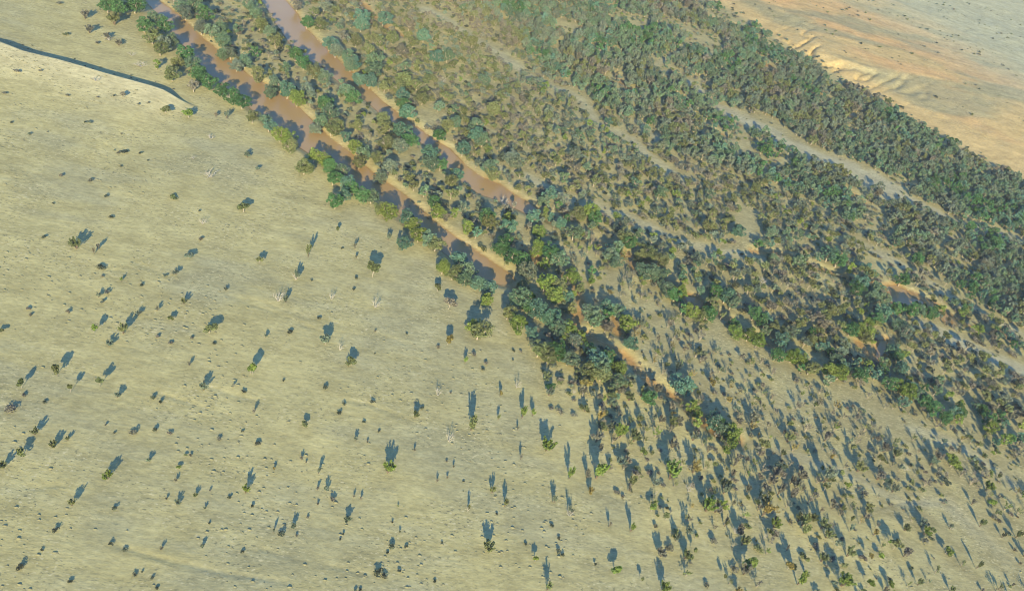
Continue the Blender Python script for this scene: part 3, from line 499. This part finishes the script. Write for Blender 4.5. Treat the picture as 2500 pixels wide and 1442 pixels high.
# scrub on the lower right flats
LOW = W([(1330,700),(1400,560),(1560,650),(1660,720),(1780,790),(1880,850),(1980,900),(2050,920),(2180,950),(2280,1010),(2420,1060),(2600,1100),(2600,1560),(1760,1560),(1690,1442),(1600,1300),(1490,1180),(1420,1010),(1330,930),(1290,850)])
x, y = scatter(LOW, 7.0); px, py = seen_at(x, y); k = clear(x, y, 3, 1, 2, 0.6); dn = fbm(x, y, 40, 99, 3)
thin = smooth(1150, 1440, py)*0.7+smooth(1750, 1500, px)*0.1
k &= (dn > 0.38) & (rng.random(len(x)) > thin)
for a, b, n in zip(x[k], y[k], dn[k]):
    u = rng.random()
    if u < 0.40: wd = rng.uniform(3.5, 9.5); EXTRA.append(('scrub', a, b, wd, min(9, 2.2+wd*rng.uniform(.45, .85)), pick(HUES_S)))
    elif u < 0.52: wd = rng.uniform(3.5, 7.5); EXTRA.append(('tree', a, b, wd, rng.uniform(4, 7.5), pick(HUES_S)))
    else: wd = rng.uniform(1.5, 6); EXTRA.append(('shrub', a, b, wd, wd*.6, pick(['grey-brown', 'olive', 'olive', 'grey-green', 'grey-brown'])))
# bushes on the terrace and dunes beyond the woods
FAR = W([(1700,-60),(1790,-5),(1880,45),(1960,95),(2100,175),(2300,300),(2560,430),(2560,60),(2300,-60)])
x, y = scatter(FAR, 17, 0.9); dn = fbm((x*math.cos(.62)-y*math.sin(.62))/4, x*math.sin(.62)+y*math.cos(.62), 34, 103, 3); k = (rng.random(len(x)) < smooth(.5, .72, dn)*1.2)
for a, b in zip(x[k], y[k]): wd = 2+5*rng.random()**2.5; EXTRA.append(('shrub', a, b, wd, wd*.5, pick(['grey-brown', 'dark', 'grey-green', 'olive', 'olive'])))
d = np.arange(0, 900, 7.0); P = FOOT; c = np.cumsum(np.r_[0, np.hypot(*np.diff(P, axis=0).T)])
for s in np.arange(60, c[-1]-40, 3.2):
    a = np.interp(s, c, P[:, 0])+rng.normal()*13; b = np.interp(s, c, P[:, 1])+rng.normal()*14+2; wd = rng.uniform(3, 8); EXTRA.append(('shrub', a, b, wd, wd*.5, pick(['grey-brown', 'dark', 'grey-green', 'sage'])))
# small bushes over the near plain
PLAIN = W([(-60,110),(490,270),(600,340),(760,470),(980,640),(1130,820),(1300,960),(1460,1150),(1700,1480),(-60,1500)])
x, y = scatter(PLAIN, 26); k = rng.random(len(x)) < 0.5*smooth(.52, .7, fbm(x, y, 80, 107, 3))
for a, b in zip(x[k], y[k]): wd = rng.uniform(0.9, 2.3); EXTRA.append(('shrub', a, b, wd, wd*.55, pick(['grey-brown', 'dark', 'grey-green'])))

x, y = scatter(W([(-40,70),(60,105),(260,165),(440,215),(500,252),(440,245),(260,196),(60,140),(-40,110)]), 5.5)
for a, b in zip(x, y):
    if rng.random() < .35: wd = rng.uniform(0.8, 2.6); EXTRA.append(('shrub', a, b, wd, wd*.45, pick(['dark', 'grey-green', 'grey-brown'])))
# the ones that show largest stay things of their own, up to 300 of a kind; the rest join the masses
def show(t):
    px, py = seen_at(t[1], t[2]); 
    inn = (-5 < px < 2505) and (-5 < py < 1450)
    return t[3]/depth_at(t[1], t[2]) if inn else -1
LIMIT = {'gum': 300, 'tree': 0, 'scrub': 300, 'shrub': 300, 'dead': 300}
MASS = []
fam = lambda k: 'scrub' if k == 'tree' else k
for kd in ('gum', 'scrub', 'shrub'):
    own = [t for t in THINGS if fam(t[0]) == kd]; ex = [t for t in EXTRA if fam(t[0]) == kd]
    room = LIMIT[kd]-len(own)
    if kd == 'gum': room = min(room, 0) if room < 0 else room
    ex.sort(key=lambda t: -show(t)); keep = [t for t in ex if show(t) > 0][:max(room, 0)]; ks = set(map(id, keep))
    if room < 0:
        own.sort(key=lambda t: -show(t)); drop = own[LIMIT[kd]:]; ds = set(map(id, drop)); THINGS = [t for t in THINGS if id(t) not in ds]; MASS += [tuple(t[:6]) for t in drop]
    for t in keep:
        px, py = seen_at(t[1], t[2]); THINGS.append([*t, float(px), float(py), None])
    MASS += [t for t in ex if id(t) not in ks]

# ---------------------------------------------------------------- the land itself
r_ = [90.0]
rs = np.hypot(SCARP[:, 0], SCARP[:, 1]); s0, s1 = rs.min()-8, rs.max()+8
while r_[-1] < 2900: r_.append(r_[-1]*(1.0014 if s0 < r_[-1] < s1 else 1.0042))
while r_[-1] < 42000: r_.append(r_[-1]*1.12)
r_ = np.array(r_)
az = np.concatenate([np.arange(-180, -52, 8), np.arange(-52, 38, 0.11), np.arange(38, 180, 8)]); az = np.radians(az)
RR, AA = np.meshgrid(r_, az, indexing='ij'); X = (RR*np.sin(AA)).ravel(); Y = (RR*np.cos(AA)).ravel()
Z = height(X, Y); n_r, n_a = len(r_), len(az)
idx = np.arange(n_r*n_a).reshape(n_r, n_a); nx = np.roll(idx, -1, 1)
F = np.stack([idx[:-1], nx[:-1], nx[1:], idx[1:]], -1).reshape(-1, 4)[:, ::-1]
hub = len(X); V = np.column_stack([X, Y, Z])
cap = np.array([idx[0][::-1]])
me = mesh_np('ground', V, F, [M_GROUND], tint=('soil', soil(X, Y)), smoothf=True)
bpy.ops.object.select_all(action='DESELECT') if bpy.context.object else None
ground = struct('ground', me)
import bmesh
bm = bmesh.new(); bm.from_mesh(me); bm.verts.ensure_lookup_table()
bm.faces.new([bm.verts[i] for i in idx[0][::-1]]); bm.normal_update(); bm.to_mesh(me); bm.free()

def sheet(name, P, z):
    bm = bmesh.new(); vs = [bm.verts.new((p[0], p[1], z)) for p in P]; f = bm.faces.new(vs); bm.normal_update()
    if f.normal.z < 0: f.normal_flip()
    bmesh.ops.triangulate(bm, faces=bm.faces[:]); m = bpy.data.meshes.new(name); bm.to_mesh(m); bm.free(); m.materials.append(M_WATER); return struct(name, m)
for nm, P in zip(['main_waterhole_water', 'upper_waterhole_water']+['pond_water']*5, WATER):
    # carry the sheet a little under the banks
    z = WATER_Z if 'hole' in nm else WATER_Z+0.5
    c = P.mean(0); n = len(P); Q = []
    area = 0.5*np.sum(P[:, 0]*np.roll(P[:, 1], -1)-np.roll(P[:, 0], -1)*P[:, 1]); sg = 1 if area > 0 else -1
    for i in range(n):
        e = P[(i+1) % n]-P[i-1]; e = e/np.hypot(*e); Q.append(P[i]+sg*np.array([e[1], -e[0]])*0.8)
    sheet(nm, Q, z)

# ---------------------------------------------------------------- heights for every plant
allx = np.array([t[1] for t in THINGS]+[t[1] for t in MASS]); ally = np.array([t[2] for t in THINGS]+[t[2] for t in MASS]); allz = height(allx, ally)
def tint_of(h, r): 
    c = np.array(TINT[h]); return c*r.uniform(0.72, 1.2)*np.array([r.uniform(.93, 1.07), 1, r.uniform(.93, 1.07)])

# ---------------------------------------------------------------- names and labels
ORD = ['first', 'second', 'third', 'fourth', 'fifth', 'sixth', 'seventh', 'eighth', 'ninth', 'tenth', 'eleventh', 'twelfth', 'thirteenth', 'fourteenth', 'fifteenth', 'sixteenth', 'seventeenth', 'eighteenth', 'nineteenth']
TENS = ['twentieth', 'thirtieth', 'fortieth', 'fiftieth', 'sixtieth', 'seventieth', 'eightieth', 'ninetieth']; TEN = ['twenty', 'thirty', 'forty', 'fifty', 'sixty', 'seventy', 'eighty', 'ninety']
def ordinal(n):
    if n < 20: return ORD[n-1]
    t, u = divmod(n, 10); return TENS[t-2] if u == 0 else TEN[t-2]+'-'+ORD[u-1]
PLACES = [('on the plain beside the dune edge', lambda x, y: x < 560 and y < 330), ('on the upper plain', lambda x, y: x < 620 and y < 560), ('on the plain at the photo\'s left side', lambda x, y: x < 330 and y < 900),
          ('on the lower plain near the left corner', lambda x, y: x < 480 and y >= 900), ('on the middle plain', lambda x, y: x < 760 and y < 960), ('on the plain below the waterhole trees', lambda x, y: x < 1180 and y < 900 and y > 0.75*x-60),
          ('on the bare ground of the lower plain', lambda x, y: x < 860), ('on the plain at the bottom middle', lambda x, y: x < 1290 and y > 900), ('in the sparse scrub at the bottom middle', lambda x, y: x < 1600 and y > 1180),
          ('at the lower edge of the creek woods', lambda x, y: x < 1600 and y > 880), ('between the two waterholes', lambda x, y: x < 1400 and y > 0.78*x-330 and y < 0.85*x+0), ('beyond the upper waterhole', lambda x, y: x < 1500 and y < 560),
          ('along the dry orange creek', lambda x, y: x < 1900 and y < 1000), ('in the scrub at the bottom right', lambda x, y: x < 2000 and y >= 1000), ('on the flats of the bottom right corner', lambda x, y: x >= 2000 and y > 1150), ('below the creek bend at the right', lambda x, y: y > 850), ('by the pale clay lanes', lambda x, y: True)]
KIND_WORD = {'gum': 'river gum', 'tree': 'round-headed tree', 'scrub': 'feathery scrub tree', 'shrub': 'low shrub', 'dead': 'bleached dead tree'}
NAME = {'gum': 'river_gum', 'tree': 'small_tree', 'scrub': 'scrub_tree', 'shrub': 'shrub', 'dead': 'dead_tree'}
CAT = {'gum': 'tree', 'tree': 'tree', 'scrub': 'tree', 'shrub': 'shrub', 'dead': 'dead tree'}
GROUP = {'gum': 'river gums of the waterholes and creeks', 'tree': 'small trees of the plain and flats', 'scrub': 'feathery scrub trees of the plain and flats', 'shrub': 'low shrubs on the open ground', 'dead': 'bleached dead trees'}
for t in THINGS:
    if t[8] is None: t[8] = next(n for n, f in PLACES if f(t[6], t[7]))
    else: t[8] = 'on ' + t[8] if t[8].startswith(('the near', 'the far')) else ('in ' + t[8] if 'strip' in t[8] else ('at ' + t[8] if 'meeting' in t[8] else 'by ' + t[8]))
buckets = {}
for i, t in enumerate(THINGS): buckets.setdefault((t[0], t[5], t[8]), []).append(i)
LABEL = {}
for (kd, hue, plc), L in buckets.items():
    if kd == 'dead' or kd == 'gum': L.sort(key=lambda i: THINGS[i][6])
    else: L.sort(key=lambda i: THINGS[i][6])
    look = '' if hue == 'x' else hue+' '
    for n, i in enumerate(L):
        LABEL[i] = (f'{look}{KIND_WORD[kd]} {plc}' if len(L) == 1 else f'{ordinal(n+1)} {look}{KIND_WORD[kd]} from the left {plc}')

def place(kd, x, y, z, wd, ht, hue, lab, r):
    k = int(r.integers(100)); nm = NAME[kd]
    if kd in ('shrub', 'dead'):
        L = shr_m if kd == 'shrub' else dead_m
        o = link(bpy.data.objects.new(nm, L[k % len(L)]))
        if kd == 'shrub': o.color = (*tint_of(hue, r), 1)
    else:
        L = {'gum': gum_t, 'tree': rnd_t, 'scrub': fth_t}[kd]
        o = link(bpy.data.objects.new(nm, None)); o.empty_display_size = 0.1
        tr, cr = L[k % len(L)]
        a = link(bpy.data.objects.new('trunk', tr)); a.parent = o
        b = link(bpy.data.objects.new('crown', cr)); b.parent = o; b.color = (*tint_of(hue, r), 1)
    o.location = (x, y, z-0.05); o.rotation_euler = (0, 0, r.uniform(0, 6.28)); o.scale = (wd, wd, ht)
    o['label'] = lab; o['category'] = CAT[kd]; o['group'] = GROUP[kd]
    return o
for i, t in enumerate(THINGS): place(t[0], t[1], t[2], float(allz[i]), t[3], t[4], t[5], LABEL[i], rng)

# ---------------------------------------------------------------- the masses
lod = {'gum': [gum(600+i, 14, 30, 0.062) for i in range(5)], 'tree': [round_tree(620+i, 7, 26, 0.085) for i in range(4)], 'scrub': [feather_tree(640+i, 7, 24, 0.05) for i in range(4)], 'shrub': [(None, shrub(660+i, 5, 18, 0.12)) for i in range(4)]}
def mass(name, kinds, label, far_only=None):
    Vs = []; Fs = []; Ms = []; Ts = []; o = 0; n0 = len(THINGS)
    for j, t in enumerate(MASS):
        if t[0] not in kinds: continue
        tr, lf = lod[t[0]][int(rng.integers(len(lod[t[0]])))]; a = rng.uniform(0, 6.28); ca, sa = math.cos(a), math.sin(a)
        tc = tint_of(t[5], rng)
        for part, mi in ((tr, 1), (lf, 0)):
            if part is None or (mi == 1 and t[0] == 'scrub' and False): continue
            v, f = part; q = np.empty_like(v); q[:, 0] = (v[:, 0]*ca-v[:, 1]*sa)*t[3]+t[1]; q[:, 1] = (v[:, 0]*sa+v[:, 1]*ca)*t[3]+t[2]; q[:, 2] = v[:, 2]*t[4]+allz[n0+j]
            Vs.append(q); Fs.append(f+o); o += len(q); Ms.append(np.full(len(f), mi)); Ts.append(np.repeat(tc[None], len(q), 0))
    if not Vs: return
    stuff(name, mesh_np(name, np.vstack(Vs), np.vstack(Fs), [M_LEAFS, M_BARK], np.concatenate(Ms), ('tint', np.vstack(Ts))), label)
mass('distant_woodland', ('gum',), 'dense grey-green gum woodland in belts across the floodplain')
mass('scrub_woodland', ('tree', 'scrub'), 'open olive scrub woodland spread over the flats')
mass('bushland', ('shrub',), 'scattered low grey-brown bushes over plain, woods and far dunes')

# little soil mounds and tussocks that fleck the plain
x, y = scatter(W([(-60,110),(490,270),(600,340),(760,470),(980,640),(1130,820),(1300,960),(1460,1150),(1560,1300),(1720,1500),(-60,1500)]), 4.0, 0.6)
dn = fbm(x, y, 55, 111, 3)+0.12*smooth(900, 1442, seen_at(x, y)[1]); k = rng.random(len(x)) < 0.03+0.7*smooth(0.52, 0.7, dn); x, y = x[k], y[k]
x2, y2 = scatter(LOW, 7, 0.5); k = rng.random(len(x2)) < 0.25; x = np.r_[x, x2[k]]; y = np.r_[y, y2[k]]
z = height(x, y); ring = 8; ang = np.arange(ring)*2*math.pi/ring; Vs = []; Fs = []
for i in range(len(x)):
    e = rng.random()**2; rx = 0.3+0.9*e; ry = 0.22+0.45*e; h = 0.12+0.38*e*rng.uniform(.6, 1.3); c, s = math.cos(DN), math.sin(DN)
    for q, hh in ((1.0, -0.06), (0.55, 0.8)):
        jx = 1+rng.uniform(-.35, .35, ring); u = np.cos(ang)*rx*q*jx; v = np.sin(ang)*ry*q*jx
        Vs.append(np.column_stack([x[i]+u*c-v*s, y[i]+u*s+v*c, np.full(ring, z[i]+h*hh)]))
    b = i*2*ring
    Fs += [(b+j, b+(j+1) % ring, b+ring+(j+1) % ring, b+ring+j) for j in range(ring)] + [(b+ring, b+ring+1, b+ring+2, b+ring+3), (b+ring+3, b+ring+4, b+ring+5, b+ring), (b+ring+5, b+ring+6, b+ring+7, b+ring)]
stuff('soil_mounds', mesh_np('soil_mounds', np.vstack(Vs), np.array(Fs), [M_MOUND], smoothf=False), 'low pale soil mounds flecking the open plain')
hm, ht_, ho = mat('haze_air'); pv = nd(ht_, 'ShaderNodeVolumePrincipled'); pv.inputs['Density'].default_value = 0.000045; pv.inputs['Color'].default_value = (0.80, 0.90, 1.0, 1); pv.inputs['Anisotropy'].default_value = 0.0
ht_.links.new(pv.outputs[0], ho.inputs['Volume'])
bm = bmesh.new(); bmesh.ops.create_cube(bm, size=1.0)
zl, zh = float(V[:, 2].min())-1.0, CAM_H+6.0
for v in bm.verts: v.co = ((v.co.x)*2*43000, (v.co.y)*2*43000, zl if v.co.z < 0 else zh)
hz = bpy.data.meshes.new('haze'); bm.to_mesh(hz); bm.free(); hz.materials.append(hm)
if HAZE: stuff('haze', hz, 'faint blue haze over the floodplain')
